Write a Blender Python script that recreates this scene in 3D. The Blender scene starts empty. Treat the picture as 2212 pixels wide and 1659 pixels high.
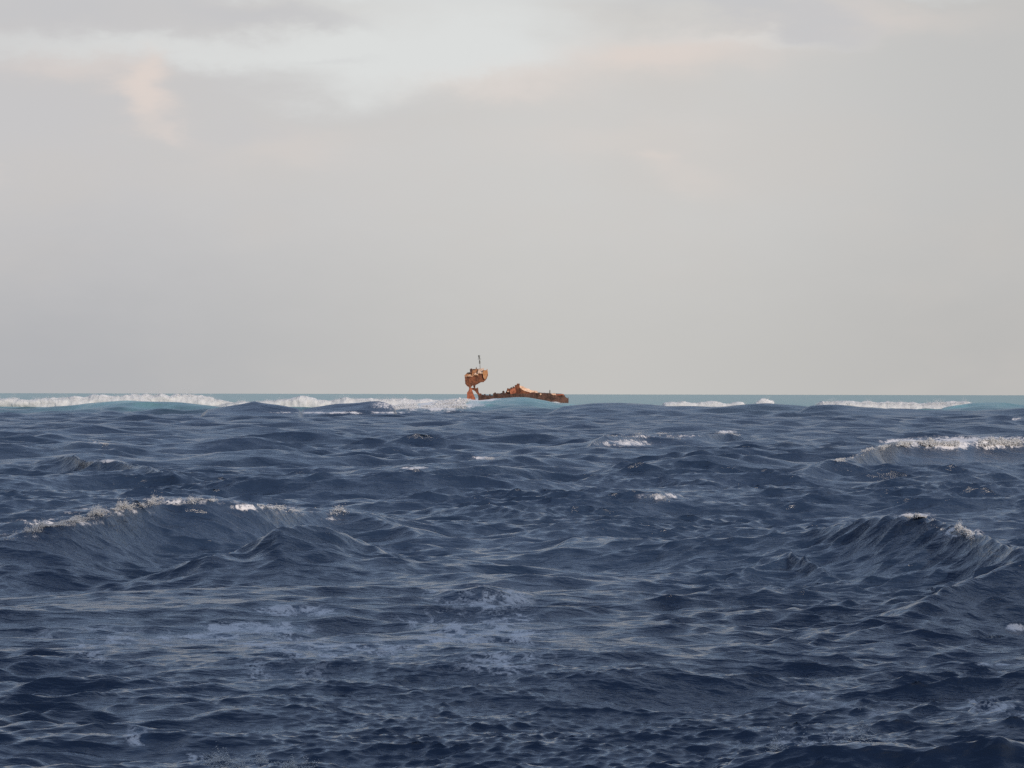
import bpy, bmesh, math, random
import numpy as np
from mathutils import Vector

random.seed(7)
RNG = np.random.default_rng(11)
SC = bpy.context.scene

# ------------------------------------------------------------------ camera
H = 5.0                      # eye height above mean sea level
F = 2904.0                   # focal length in pixels of a 1024 wide frame
PX = 1024.0 / 2212.0         # one measured photo unit in those pixels


def hor(x):                  # photo row of the horizon at photo column x
    return 849.0 + 4.5 * x / 2212.0


def az_of(x):
    return (x - 1106.0) * PX / F


def dep_of(x, y):
    return (y - hor(x)) * PX / F


def at(x, y, z=0.0):         # point of height z seen at photo (x, y)
    Y = (H - z) / dep_of(x, y)
    return az_of(x) * Y, Y


def z_at(x, y, Y):           # height at range Y seen at photo (x, y)
    return H - dep_of(x, y) * Y


cam = bpy.data.cameras.new("camera")
cam.sensor_width = 36.0
cam.lens = 36.0 * F / 1024.0
cam.clip_start = 0.5
cam.clip_end = 200000.0
cam_ob = bpy.data.objects.new("camera", cam)
SC.collection.objects.link(cam_ob)
cam_ob.location = (0, 0, H)
cam_ob.rotation_mode = 'XYZ'
cam_ob.rotation_euler = (math.radians(90) + math.atan(10.0 / F), 0, 0)
cam_ob.rotation_mode = 'QUATERNION'
from mathutils import Quaternion
cam_ob.rotation_quaternion = (Quaternion((1, 0, 0), math.radians(90) + math.atan(10.0 / F))
                              @ Quaternion((0, 0, 1), math.atan(2.1 / 1024.0)))
SC.camera = cam_ob

SC.render.engine = 'CYCLES'
SC.view_settings.view_transform = 'Standard'
SC.view_settings.look = 'None'
SC.view_settings.exposure = 0.0
SC.view_settings.gamma = 1.0
SC.cycles.max_bounces = 5
SC.cycles.diffuse_bounces = 2
SC.cycles.glossy_bounces = 2
SC.cycles.transparent_max_bounces = 6
SC.cycles.use_denoising = False
SC.cycles.sample_clamp_indirect = 4.0
SC.cycles.sample_clamp_direct = 1.6

# ------------------------------------------------------------------ sun
SUN_EL, SUN_AZ = math.radians(24.0), math.radians(134.0)    # azimuth clockwise from the view axis
sd = Vector((math.sin(SUN_AZ) * math.cos(SUN_EL), math.cos(SUN_AZ) * math.cos(SUN_EL), math.sin(SUN_EL)))
sun = bpy.data.lights.new("sun", 'SUN')
sun.energy = 3.9
sun.angle = math.radians(0.5)
sun.color = (1.0, 0.87, 0.74)
sun_ob = bpy.data.objects.new("sun", sun)
SC.collection.objects.link(sun_ob)
sun_ob.location = (0, 0, 500)
sun_ob.rotation_mode = 'QUATERNION'
sun_ob.rotation_quaternion = sd.to_track_quat('Z', 'Y')


# ------------------------------------------------------------------ node helpers
class NT:
    def __init__(self, tree):
        self.t = tree
        tree.nodes.clear()

    def new(self, typ, **kw):
        n = self.t.nodes.new(typ)
        for k, v in kw.items():
            setattr(n, k, v)
        return n

    def put(self, sock, v):
        if isinstance(v, bpy.types.NodeSocket):
            self.t.links.new(v, sock)
        elif v is not None:
            if hasattr(sock.default_value, '__len__') and not hasattr(v, '__len__'):
                v = [v] * len(sock.default_value)
            if hasattr(sock.default_value, '__len__') and len(sock.default_value) == 4 and len(v) == 3:
                v = list(v) + [1]
            sock.default_value = v

    def m(self, op, a, b=None, c=None, clamp=False):
        n = self.new('ShaderNodeMath', operation=op, use_clamp=clamp)
        self.put(n.inputs[0], a)
        if b is not None:
            self.put(n.inputs[1], b)
        if c is not None:
            self.put(n.inputs[2], c)
        return n.outputs[0]

    def mix(self, f, a, b):
        n = self.new('ShaderNodeMix', data_type='RGBA', clamp_factor=True)
        self.put(n.inputs[0], f)
        self.put(n.inputs[6], a)
        self.put(n.inputs[7], b)
        return n.outputs[2]

    def ss(self, v, lo, hi):
        n = self.new('ShaderNodeMapRange', interpolation_type='SMOOTHSTEP')
        self.put(n.inputs[0], v)
        n.inputs[1].default_value = lo
        n.inputs[2].default_value = hi
        return n.outputs[0]

    def xyz(self, v):
        n = self.new('ShaderNodeSeparateXYZ')
        self.put(n.inputs[0], v)
        return n.outputs

    def comb(self, x, y, z):
        n = self.new('ShaderNodeCombineXYZ')
        for i, v in enumerate((x, y, z)):
            self.put(n.inputs[i], v)
        return n.outputs[0]

    def noise(self, vec, scale=1.0, detail=4.0, rough=0.55, dist=0.0):
        n = self.new('ShaderNodeTexNoise')
        self.put(n.inputs['Vector'], vec)
        n.inputs['Scale'].default_value = scale
        n.inputs['Detail'].default_value = detail
        n.inputs['Roughness'].default_value = rough
        n.inputs['Distortion'].default_value = dist
        return n.outputs[0]

    def scale(self, v, s):
        n = self.new('ShaderNodeVectorMath', operation='MULTIPLY')
        self.put(n.inputs[0], v)
        n.inputs[1].default_value = s
        return n.outputs[0]


# ------------------------------------------------------------------ world: clouded sky
world = bpy.data.worlds.new("World")
SC.world = world
world.use_nodes = True
W = NT(world.node_tree)
STR = 0.1
sky = W.new('ShaderNodeTexSky', sky_type='NISHITA')
sky.sun_disc = False
sky.sun_elevation = SUN_EL
sky.sun_rotation = SUN_AZ
sky.air_density = 1.0
sky.dust_density = 0.6
tc = W.new('ShaderNodeTexCoord')
D = tc.outputs['Generated']
dx, dy, dz = W.xyz(D)
el = W.m('ARCSINE', dz)
az = W.m('ARCTAN2', dx, dy)
# slow and fine wobble of the cloud outlines
nv = W.scale(D, (1.0, 1.0, 2.2))
w1 = W.m('SUBTRACT', W.noise(nv, 9.0, 5.0, 0.55), 0.5)
w2 = W.m('SUBTRACT', W.noise(W.scale(D, (1.3, 1.0, 2.6)), 23.0, 5.0, 0.6), 0.5)
w3 = W.m('SUBTRACT', W.noise(W.scale(D, (1.0, 1.1, 3.0)), 31.0, 6.0, 0.55), 0.5)
azw = W.m('ADD', az, W.m('ADD', W.m('MULTIPLY', w1, 0.05), W.m('MULTIPLY', w3, 0.035)))
elw = W.m('ADD', el, W.m('ADD', W.m('MULTIPLY', w2, 0.020), W.m('MULTIPLY', w3, 0.010)))


def blob(x, y, sx, sy, tilt=0.0):
    ca, ce = az_of(x), -dep_of(x, y)
    kx, ky = sx * PX / F, sy * PX / F
    u = W.m('MULTIPLY', W.m('SUBTRACT', azw, ca), 1.0 / kx)
    v0 = W.m('SUBTRACT', elw, ce)
    if tilt:
        v0 = W.m('ADD', v0, W.m('MULTIPLY', W.m('SUBTRACT', azw, ca), tilt))
    v = W.m('MULTIPLY', v0, 1.0 / ky)
    q = W.m('ADD', W.m('MULTIPLY', u, u), W.m('MULTIPLY', v, v))
    return W.m('POWER', 2.71828, W.m('MULTIPLY', q, -0.5))


def blobs(lst):
    s = None
    for b in lst:
        g = W.m('MULTIPLY', blob(*b[1:]), b[0])
        s = g if s is None else W.m('ADD', s, g)
    return s


def K(r, g, b):              # display colour 0..255 -> radiance that the background strength scales
    f = lambda c: ((c / 255 + 0.055) / 1.055) ** 2.4 if c > 10 else c / 255 / 12.92
    return (f(r) / STR, f(g) / STR, f(b) / STR)


# low stratus bank: darkest at the left, palest by the wreck
azn = W.ss(az, -0.17, 0.02)
low = W.mix(azn, K(177, 178, 181), K(195, 194, 191))
low = W.mix(W.ss(az, 0.03, 0.18), low, K(185, 184, 182))
mid = W.mix(azn, K(199, 198, 199), K(205, 204, 202))
mid = W.mix(W.ss(az, 0.05, 0.18), mid, K(193, 193, 192))
bank = W.mix(W.ss(elw, 0.0, 0.085), low, mid)
bank = W.mix(W.m('MULTIPLY', W.ss(w1, -0.05, 0.22), 0.35), bank, K(203, 198, 193))
gap = blobs([(0.9, 1010, 55, 260, 70), (0.75, 330, 118, 420, 26), (0.55, 720, 200, 120, 38), (0.55, 1660, 90, 150, 14),
             (0.7, 950, 140, 220, 40), (0.8, 700, -30, 200, 20), (0.4, 1950, -18, 500, 16), (0.6, 60, -20, 120, 14)])
clear = W.ss(gap, 0.05, 1.1)
c = W.mix(clear, bank, K(219, 221, 220))
warm = blobs([(0.95, 330, 215, 42, 55), (0.5, 395, 300, 50, 16), (0.6, 140, 158, 180, 26), (0.85, 1440, 125, 170, 34, -0.03),
              (0.6, 1080, 188, 190, 28), (0.6, 1880, 45, 230, 40), (0.35, 1450, 352, 45, 12), (0.4, 1550, 395, 90, 32),
              (0.5, 15, 388, 34, 18), (0.4, 1320, 300, 260, 45), (0.45, 640, 320, 130, 40)])
c = W.mix(W.m('MULTIPLY', W.ss(warm, 0.05, 1.25), .85), c, K(226, 213, 205))
grey = blobs([(0.9, 90, 40, 95, 24, 0.10), (0.9, 530, 42, 190, 24, 0.06), (0.9, 1640, 28, 190, 26, 0.08),
              (0.7, 1770, 80, 90, 20), (0.4, 690, 135, 90, 10), (0.55, 560, 300, 110, 26), (0.35, 180, 260, 160, 45)])
c = W.mix(W.m('MULTIPLY', W.ss(grey, 0.1, 1.0), 0.85), c, K(197, 197, 199))
# higher up and all around: broken cloud with blue between
pz = W.m('ADD', W.m('ABSOLUTE', dz), 0.12)
cv = W.comb(W.m('DIVIDE', dx, pz), W.m('DIVIDE', dy, pz), 0.3)
cl = W.ss(W.noise(cv, 1.1, 6.0, 0.55), 0.50, 0.66)
skyb = W.scale(sky.outputs[0], (0.95, 1.12, 1.35))
high = W.mix(W.m('ADD', W.m('MULTIPLY', cl, 0.5), .4), skyb, W.mix(W.ss(el, .25, .95), K(208, 218, 233), K(150, 173, 207)))
c = W.mix(W.ss(el, 0.131, 0.18), c, high)
# below the horizon (only seen by bounced light)
c = W.mix(W.ss(el, -0.02, -0.004), K(60, 70, 90), c)
bg = W.new('ShaderNodeBackground')
W.put(bg.inputs[0], c)
bg.inputs[1].default_value = STR
out = W.new('ShaderNodeOutputWorld')
W.t.links.new(bg.outputs[0], out.inputs[0])


# ------------------------------------------------------------------ numpy helpers
def smooth(a, lo, hi):
    t = np.clip((a - lo) / (hi - lo), 0, 1)
    return t * t * (3 - 2 * t)


def vnoise(x, y, seed=0):
    """2D value noise 0..1"""
    xi, yi = np.floor(x).astype(np.int64), np.floor(y).astype(np.int64)
    fx, fy = x - xi, y - yi
    fx, fy = fx * fx * (3 - 2 * fx), fy * fy * (3 - 2 * fy)

    def h(a, b):
        v = (a * 374761393 + b * 668265263 + seed * 982451653) & 0xffffffff
        v = ((v ^ (v >> 13)) * 1274126177) & 0xffffffff
        return ((v ^ (v >> 16)) & 0xffff) / 65535.0
    return ((h(xi, yi) * (1 - fx) + h(xi + 1, yi) * fx) * (1 - fy)
            + (h(xi, yi + 1) * (1 - fx) + h(xi + 1, yi + 1) * fx) * fy)


def fbm(x, y, seed=0, oct=4, g=0.5):
    s, a, n = 0, 1.0, 0
    for i in range(oct):
        s = s + a * vnoise(x * 2 ** i + 17.3 * i, y * 2 ** i + 5.1 * i, seed + i)
        n += a
        a *= g
    return s / n


# ------------------------------------------------------------------ the cloud whose shadow lies on the near water
def cloud_mesh():
    bm = bmesh.new()
    r = random.Random(4)
    off = 620.0 / math.tan(SUN_EL)
    cx, cy = off * math.sin(SUN_AZ), off * math.cos(SUN_AZ) - 338.0
    for i in range(70):
        a, d = r.uniform(0, 6.283), math.sqrt(r.random())
        s = r.uniform(70, 130) * (1.15 - .45 * d)
        c = Vector((cx + math.cos(a) * d * 420, cy + math.sin(a) * d * 330, 620 + r.uniform(-10, 60) * (1 - d)))
        res = bmesh.ops.create_icosphere(bm, subdivisions=3, radius=s)
        for v in res['verts']:
            n = fbm(np.array([v.co.x / 40 + i * 7]), np.array([v.co.y / 40 + v.co.z / 33]), i, 4)[0]
            v.co = v.co * (.75 + .5 * n)
            v.co.z *= .45 if v.co.z > 0 else .22
            v.co += c
    me = bpy.data.meshes.new("cloud")
    bm.to_mesh(me)
    bm.free()
    me.polygons.foreach_set('use_smooth', [True] * len(me.polygons))
    return me


m_ = bpy.data.materials.new("cloud_vapour")
m_.use_nodes = True
T_ = NT(m_.node_tree)
d_ = T_.new('ShaderNodeBsdfDiffuse')
d_.inputs[0].default_value = (.85, .85, .86, 1)
t_ = T_.new('ShaderNodeBsdfTranslucent')
t_.inputs[0].default_value = (.8, .8, .82, 1)
x_ = T_.new('ShaderNodeMixShader')
x_.inputs[0].default_value = .5
T_.t.links.new(d_.outputs[0], x_.inputs[1])
T_.t.links.new(t_.outputs[0], x_.inputs[2])
o_ = T_.new('ShaderNodeOutputMaterial')
T_.t.links.new(x_.outputs[0], o_.inputs[0])
cloud_me = cloud_mesh()
cloud_me.materials.append(m_)
cloud = bpy.data.objects.new("cloud", cloud_me)
cloud['kind'] = 'structure'
SC.collection.objects.link(cloud)

# ------------------------------------------------------------------ sea surface
G = 9.81


def tile(L, N, lmin, lmax, seed, pw):
    """one periodic patch of a wind sea: heights, horizontal shifts and their divergence"""
    r = np.random.default_rng(seed)
    k1 = np.fft.fftfreq(N, d=L / N) * 2 * np.pi
    kx, ky = np.meshgrid(k1, k1, indexing='ij')
    k = np.hypot(kx, ky)
    k[0, 0] = 1e-6
    lp = 3.6
    wd = np.array([0.30, -0.954])
    cosd = (kx * wd[0] + ky * wd[1]) / k
    P = np.exp(-1.0 / (k * lp) ** 2) / k ** 4 * (np.abs(cosd) ** pw + 0.02)
    P *= np.where(cosd < 0, 0.25, 1.0)
    lam = 2 * np.pi / k
    band = np.clip((np.log(lam) - np.log(lmin)) / 0.25 + 0.5, 0, 1) * np.clip((np.log(lmax) - np.log(lam)) / 0.25 + 0.5, 0, 1)
    P *= band
    P[0, 0] = 0
    P *= (2 * np.pi / L) ** 2
    h = np.sqrt(P / 2) * (r.standard_normal((N, N)) + 1j * r.standard_normal((N, N)))
    n2 = N * N
    hz = np.fft.ifft2(h * n2)
    f = lambda q: np.real(np.fft.ifft2(q * n2)).astype(np.float32)
    return [np.real(hz).astype(np.float32), f(1j * kx / k * h), f(1j * ky / k * h), f(-k * h)]


def sample(ts, L, x, y, ang):
    N = ts[0].shape[0]
    c, s = math.cos(ang), math.sin(ang)
    u = ((x * c + y * s) / L * N)
    v = ((-x * s + y * c) / L * N)
    iu, iv = np.floor(u), np.floor(v)
    fu, fv = (u - iu).astype(np.float32), (v - iv).astype(np.float32)
    i0 = np.mod(iu, N).astype(np.int32)
    j0 = np.mod(iv, N).astype(np.int32)
    i1, j1 = (i0 + 1) % N, (j0 + 1) % N
    w00, w10, w01, w11 = (1 - fu) * (1 - fv), fu * (1 - fv), (1 - fu) * fv, fu * fv
    o = []
    for t in ts:
        o.append(t[i0, j0] * w00 + t[i1, j0] * w10 + t[i0, j1] * w01 + t[i1, j1] * w11)
    z, a, b, d = o
    return z, a * c - b * s, a * s + b * c, d


BANDS = [  # tile size, samples, shortest, longest wavelength, seed, turn, gain
    (390.0, 512, 22.0, 400.0, 3, 0.0, 1.0),
    (137.0, 1024, 5.0, 22.0, 5, 0.09, 1.2),
    (41.0, 1024, 1.2, 5.0, 8, -0.12, 1.6),
    (13.7, 1024, 0.45, 1.2, 13, 0.06, 2.5),
    (5.3, 768, 0.13, 0.45, 19, -0.05, 2.5),
]
TILES = [tile(b[0], b[1], b[2], b[3], b[4], 3.0 if b[2] > 4 or b[2] < 1 else 4.5) for b in BANDS]
SIG = math.sqrt(float(np.var(TILES[0][0])) + float(np.var(TILES[1][0])) + float(np.var(TILES[2][0])))
AMP = 0.25 / SIG
CHOP = 1.0

# waves one can point at in the photograph: crest (photo x, photo y, height), face length, back length
WAVES = [
    dict(c=[(-160, 1200, .2), (0, 1160, .9), (150, 1125, 1.25), (260, 1095, 1.5), (350, 1076, 1.6), (460, 1078, 1.55), (560, 1090, 1.3),
            (660, 1103, .9), (740, 1106, .75), (830, 1120, .6), (920, 1145, .4), (1000, 1165, 0.)], f=3.6, b=7.0),
    dict(c=[(330, 1230, 0.), (430, 1215, .35), (520, 1182, .6), (600, 1139, 1.2), (660, 1131, 1.25), (720, 1145, 1.05), (790, 1175, .6), (870, 1215, .2), (930, 1230, 0.)], f=3.0, b=3.0),
    dict(c=[(1140, 1200, .2), (1240, 1172, .45), (1380, 1165, .6), (1500, 1165, .7), (1640, 1155, .85), (1750, 1140, 1.05), (1850, 1122, 1.4), (1915, 1108, 1.65), (2000, 1118, 1.6),
            (2060, 1140, 1.4), (2140, 1170, 1.25), (2212, 1200, 1.1), (2330, 1235, .7), (2450, 1260, .3)], f=4.2, b=6.0),
    dict(c=[(1560, 1260, 0.), (1640, 1215, .35), (1700, 1192, .6), (1760, 1215, .45), (1830, 1265, 0.)], f=1.6, b=2.5),
    dict(c=[(1700, 1370, 0.), (1850, 1345, .2), (2000, 1290, .55), (2110, 1245, .85), (2212, 1225, 1.0), (2350, 1215, .9)], f=3.4, b=3.0),
    dict(c=[(1660, 1035, .3), (1760, 1008, .7), (1840, 985, 1.1), (1900, 962, 1.6), (1940, 951, 1.75), (2030, 950, 1.75), (2120, 950, 1.7), (2200, 951, 1.6),
            (2300, 965, 1.2), (2420, 985, .6)], f=6.0, b=8.0),
    dict(c=[(1250, 965, .5), (1310, 945, 1.1), (1400, 939, 1.2), (1500, 938, 1.2), (1575, 935, 1.2), (1660, 952, .6), (1720, 965, .2)], f=4., b=8.0),
    dict(c=[(60, 1010, .3), (130, 990, .9), (165, 985, 1.1), (215, 998, .9), (265, 996, 1.0), (310, 1012, .7), (390, 1034, .4), (450, 1045, .1)], f=3.0, b=5.0),
    dict(c=[(-100, 965, .6), (0, 956, 1.0), (110, 958, 1.0), (170, 955, 1.0), (240, 965, .6), (300, 975, .2)], f=4.0, b=7.0),
    dict(c=[(740, 1030, .2), (860, 1018, .7), (960, 1008, .9), (1060, 1006, .9), (1130, 1020, .5), (1200, 1035, .1)], f=3.0, b=5.0),
    dict(c=[(1200, 1085, .1), (1290, 1075, .5), (1370, 1062, .8), (1430, 1068, .7), (1500, 1080, .3), (1560, 1090, .0)], f=2.6, b=4.0),
    dict(c=[(1420, 1045, .1), (1480, 1032, .5), (1530, 1027, .65), (1590, 1038, .4), (1680, 1060, .1)], f=2.2, b=4.0),
    dict(c=[(900, 1110, 0.), (960, 1100, .3), (1060, 1098, .4), (1160, 1108, .35), (1240, 1120, .0)], f=2.0, b=3.0),
    # close to the camera, at the foot of the frame
    dict(c=[(1480, 1720, 0.), (1560, 1665, .30), (1640, 1628, .5), (1740, 1606, .62), (1830, 1600, .66), (1920, 1606, .62), (2020, 1612, .6), (2110, 1606, .62), (2160, 1588, .74),
            (2200, 1606, .62), (2300, 1630, .5), (2420, 1690, .1)], f=1.0, b=1.6),
    dict(c=[(380, 1700, .0), (480, 1660, .18), (600, 1648, .24), (700, 1652, .2), (800, 1690, .0)], f=.8, b=1.2),
    dict(c=[(940, 1305, 0.), (1000, 1285, .25), (1050, 1266, .45), (1110, 1285, .25), (1170, 1305, 0.)], f=1.2, b=1.5),
    # outer swells that mask the surf, each at its own range
    dict(Y=655, c=[(-120, 884), (60, 884), (150, 877), (220, 868), (275, 863.5), (340, 868), (420, 873), (500, 882), (560, 890)], f=26., b=18.0, teal=.45),
    dict(Y=600, c=[(430, 886), (500, 876), (535, 871), (548, 867.5), (562, 871), (600, 876), (660, 886)], f=14., b=12.0),
    dict(Y=610, c=[(640, 887), (680, 879), (730, 872), (770, 869), (800, 866), (822, 867), (840, 873), (865, 884)], f=9., b=9.0),
    dict(Y=770, c=[(750, 888), (860, 876), (930, 869), (1000, 863.5), (1040, 863.5), (1080, 859.5), (1115, 855.8), (1145, 857), (1180, 865),
                   (1205, 871), (1230, 873.5), (1290, 881)], f=38., b=12.0, teal=1),
    dict(Y=680, c=[(1170, 882), (1220, 876.5), (1265, 871.5), (1310, 869), (1340, 868.8), (1390, 871), (1440, 876), (1500, 878), (1560, 879), (1620, 873), (1655, 870), (1720, 876), (1800, 886)], f=18., b=14.0),
    dict(Y=660, c=[(1700, 884), (1760, 877), (1800, 874), (1850, 878), (1890, 881), (1960, 885), (2050, 887), (2110, 886), (2160, 884), (2260, 880), (2400, 884)], f=14., b=12.0),
    dict(Y=760, c=[(2010, 886), (2060, 876), (2100, 870), (2160, 870), (2200, 873), (2280, 880), (2380, 886)], f=24., b=14.0, teal=1),
]


def crest_table(w):
    xs, ys, zs = [], [], []
    for p in w['c']:
        x, y = p[:2]
        if 'Y' in w:
            Y, z = w['Y'], z_at(x, y, w['Y'])
        else:
            z = p[2]
            X, Y = at(x, y, z)
        xs.append(az_of(x))
        ys.append(Y)
        zs.append(z)
    xs = np.array(xs)
    g = np.linspace(xs[0], xs[-1], 400)
    yy, zz = np.interp(g, xs, ys), np.interp(g, xs, zs)
    ker = np.hanning(31)
    ker /= ker.sum()
    pad = lambda a: np.concatenate([np.full(15, a[0]), a, np.full(15, a[-1])])
    yy, zz = np.convolve(pad(yy), ker, 'valid'), np.convolve(pad(zz), ker, 'valid')
    edge = smooth(np.linspace(0, 1, 400), 0, .08) * smooth(np.linspace(1, 0, 400), 0, .08)
    return g, yy, zz * edge


for w in WAVES:
    w['t'] = crest_table(w)


def sea(th, r, spacing):
    """displaced sea surface for polar samples; th is measured from the view axis"""
    x0, y0 = r * np.sin(th), r * np.cos(th)
    z = np.zeros_like(r)
    dxx = np.zeros_like(r)
    dyy = np.zeros_like(r)
    div = np.zeros_like(r)
    lost = np.zeros_like(r)
    # named waves
    azt = np.where(y0 > 1, x0 / np.maximum(y0, 1), 9.0)
    zw = np.zeros_like(r)
    env = np.zeros_like(r)
    face = np.zeros_like(r)
    teal = np.zeros_like(r)
    wob = (fbm(x0 * .13, y0 * .05, 31, 2) - .5)
    for w in WAVES:
        g, yc, zc = w['t']
        sel = (azt > g[0]) & (azt < g[-1]) & (y0 > yc.min() - 8 * w['f']) & (y0 < yc.max() + 8 * w['b'])
        if not sel.any():
            continue
        a = azt[sel]
        Yc = np.interp(a, g, yc) + wob[sel] * w['f'] * (.25 if 'Y' in w else .16)
        Z = np.interp(a, g, zc)
        d = y0[sel] - Yc
        e = .10
        uf = np.maximum(-d, 0) / w['f']
        ub = np.maximum(d, 0) / w['b']
        pf = np.exp(-(np.sqrt(uf * uf + e * e) - e) * 1.25) - .10 * np.exp(-(uf - 2.4) ** 2)
        pb = np.exp(-(np.sqrt(ub * ub + e * e) - e) * 1.2)
        p = np.where(d < 0, pf, pb)
        zz = Z * p
        old = zw[sel]
        zw[sel] = np.where(np.abs(zz) > np.abs(old), zz, old) + 0.25 * np.where(np.abs(zz) > np.abs(old), old, zz)
        q = np.maximum(p, 0) * np.clip(Z / .8, 0, 1)
        env[sel] = np.maximum(env[sel], q)
        face[sel] = np.maximum(face[sel], np.where(d < 0, q, q * .2))
        if w.get('teal'):
            teal[sel] = np.maximum(teal[sel], np.clip(Z / 3.5, 0, 1) * smooth(p, .12, .9) * w['teal'] * (.45 + .75 * smooth(fbm(x0[sel] / 9., y0[sel] / 30., 91, 3), .3, .7)))
        dyy[sel] -= np.maximum(p, 0) ** 3 * Z * .35 * (0 if 'Y' in w else 1)
    for (L, N, lmin, lmax, seed, ang, gain), ts in zip(BANDS, TILES):
        wgt = 1 - smooth(spacing / lmin, .36, .62)
        sel = wgt > 0
        A = AMP * gain
        slope = (0.055, 0.12, 0.16, 0.14, 0.14)[BANDS.index((L, N, lmin, lmax, seed, ang, gain))]
        lost += slope ** 2 * (1 - wgt ** 2)
        if sel.any():
            zt, a, b, dv = sample(ts, L, x0[sel], y0[sel], ang)
            ww = wgt[sel] * A
            if lmin > 4:
                ww = ww * (1 - .72 * env[sel])
            else:
                ww = ww * (1 - (.78 if lmin > 1 else .15) * env[sel])
            if lmin > 4:
                ww = ww * (.50 + .72 * smooth(r[sel], 60, 170))
            elif lmin > 1:
                ww = ww * (.66 + .74 * smooth(r[sel], 55, 150))
            # gusts: patches of rougher and smoother water
            if lmax < 6:
                ww = ww * (.42 + .86 * smooth(fbm(x0[sel] / 8., y0[sel] / 22., seed, 3), .3, .70))
            z[sel] += zt * ww
            dxx[sel] += a * ww * CHOP
            dyy[sel] += b * ww * CHOP
            if lmax < 25 and lmin > 1:
                div[sel] += dv * ww * CHOP
    far = 1 - smooth(r, 900, 2500) * .4
    return x0 + dxx * far, y0 + dyy * far, zw + z * far, div, lost, env, face, teal, x0, y0


def radial_rows():
    rows = list(np.linspace(2, 30, 50)[:-1])
    r = 30.0
    while r < 60000:
        rows.append(r)
        if r < 200:
            s = .00125 * r
        elif r < 950:
            s = .0018 * r
        elif r < 2500:
            s = .006 * r
        else:
            s = .05 * r
        r += s
    rows.append(60000.0)
    return np.array(rows)


def angle_cols():
    a = [np.linspace(-math.pi, -.36, 50)[:-1], np.arange(-.36, -.2, .0012), np.arange(-.2, .2, .00038),
         np.arange(.2, .36, .0012), np.linspace(.36, math.pi, 50)[1:-1]]
    return np.concatenate(a)


rows, cols = radial_rows(), angle_cols()
nr, nc = len(rows), len(cols)
TH, RR = np.meshgrid(cols, rows)
sp = np.gradient(rows)
SP = np.repeat(sp[:, None], nc, 1)
dcol = np.abs(np.gradient(cols))
SP = np.maximum(SP, RR * np.minimum(dcol, .2)[None, :])
RES = sea(TH.ravel(), RR.ravel(), SP.ravel())
PXs, PYs, PZs, DIV, LOST, ENV, FACE, TEAL, X0, Y0 = RES
Rf = RR.ravel()


def height_on_sea(x, y):
    """height of the built surface above the plan point (nearest sample)"""
    r = math.hypot(x, y)
    i = int(np.clip(np.searchsorted(rows, r), 0, nr - 1))
    j = int(np.clip(np.searchsorted(cols, math.atan2(x, y)), 0, nc - 1))
    return float(PZs[i * nc + j])


# foam and painted sheen: breaking crests, pale sheen on near water, plus the drifting patches of the photograph
q0, q1 = np.quantile(-DIV[(Rf > 60) & (Rf < 500)], (.9985, .9999))
print('slopes', [float(np.sqrt(np.mean(np.gradient(t[0], b[0] / b[1], axis=1) ** 2))) * AMP * b[6] for t, b in zip(TILES, BANDS)], q0, q1)
foam = .0 * smooth(-DIV, q0, q1) * smooth(Rf, 60, 120)
FOAM_SHEEN_SPOTS = [  # photo x, y, half width, half height, amount
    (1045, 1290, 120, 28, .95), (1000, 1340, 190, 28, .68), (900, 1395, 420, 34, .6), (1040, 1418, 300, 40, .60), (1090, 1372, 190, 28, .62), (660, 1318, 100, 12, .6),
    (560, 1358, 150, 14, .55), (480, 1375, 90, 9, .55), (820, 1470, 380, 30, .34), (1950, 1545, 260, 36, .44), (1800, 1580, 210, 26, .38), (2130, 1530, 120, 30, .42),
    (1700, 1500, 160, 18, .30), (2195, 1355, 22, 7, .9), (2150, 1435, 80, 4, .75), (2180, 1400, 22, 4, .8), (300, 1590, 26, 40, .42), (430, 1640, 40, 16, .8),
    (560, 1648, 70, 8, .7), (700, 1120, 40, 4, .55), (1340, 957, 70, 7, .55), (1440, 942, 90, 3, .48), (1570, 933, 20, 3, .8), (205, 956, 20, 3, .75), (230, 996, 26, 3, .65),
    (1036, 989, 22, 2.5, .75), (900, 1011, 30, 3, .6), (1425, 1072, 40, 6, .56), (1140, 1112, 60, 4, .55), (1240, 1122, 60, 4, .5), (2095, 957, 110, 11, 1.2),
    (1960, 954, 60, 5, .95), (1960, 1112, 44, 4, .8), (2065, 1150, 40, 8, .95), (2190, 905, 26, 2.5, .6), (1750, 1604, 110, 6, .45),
    (150, 1129, 120, 8, .62), (385, 1084, 95, 7, .72), (255, 1106, 90, 9, .75), (250, 1400, 330, 60, .34), (650, 1460, 400, 50, .34), (1500, 1480, 280, 34, .30), (560, 1096, 70, 6, .62), (640, 1108, 80, 9, .55), (40, 1158, 60, 6, .55),  # the wide faint ones paint a pale sheen onto the near water
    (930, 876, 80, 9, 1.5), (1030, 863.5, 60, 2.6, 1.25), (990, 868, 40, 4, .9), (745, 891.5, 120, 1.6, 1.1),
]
zq = PZs
vis = (PYs > 20)
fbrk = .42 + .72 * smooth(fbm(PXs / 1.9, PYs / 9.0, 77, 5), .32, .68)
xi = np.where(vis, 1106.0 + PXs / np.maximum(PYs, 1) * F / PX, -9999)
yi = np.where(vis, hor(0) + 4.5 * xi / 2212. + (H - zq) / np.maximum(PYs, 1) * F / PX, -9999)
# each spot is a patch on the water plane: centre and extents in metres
for (fx, fy, sx, sy, am) in FOAM_SHEEN_SPOTS:
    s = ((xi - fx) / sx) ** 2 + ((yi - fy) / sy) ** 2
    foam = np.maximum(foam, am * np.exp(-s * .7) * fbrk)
del xi, yi
shallow = smooth(Y0 + 60 * (fbm(X0 / 90., Y0 / 160., 3, 3) - .5) * 2, 640, 1050) * (Y0 > 0)
shallow = np.maximum(shallow, TEAL)
lost = np.sqrt(LOST)


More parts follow.
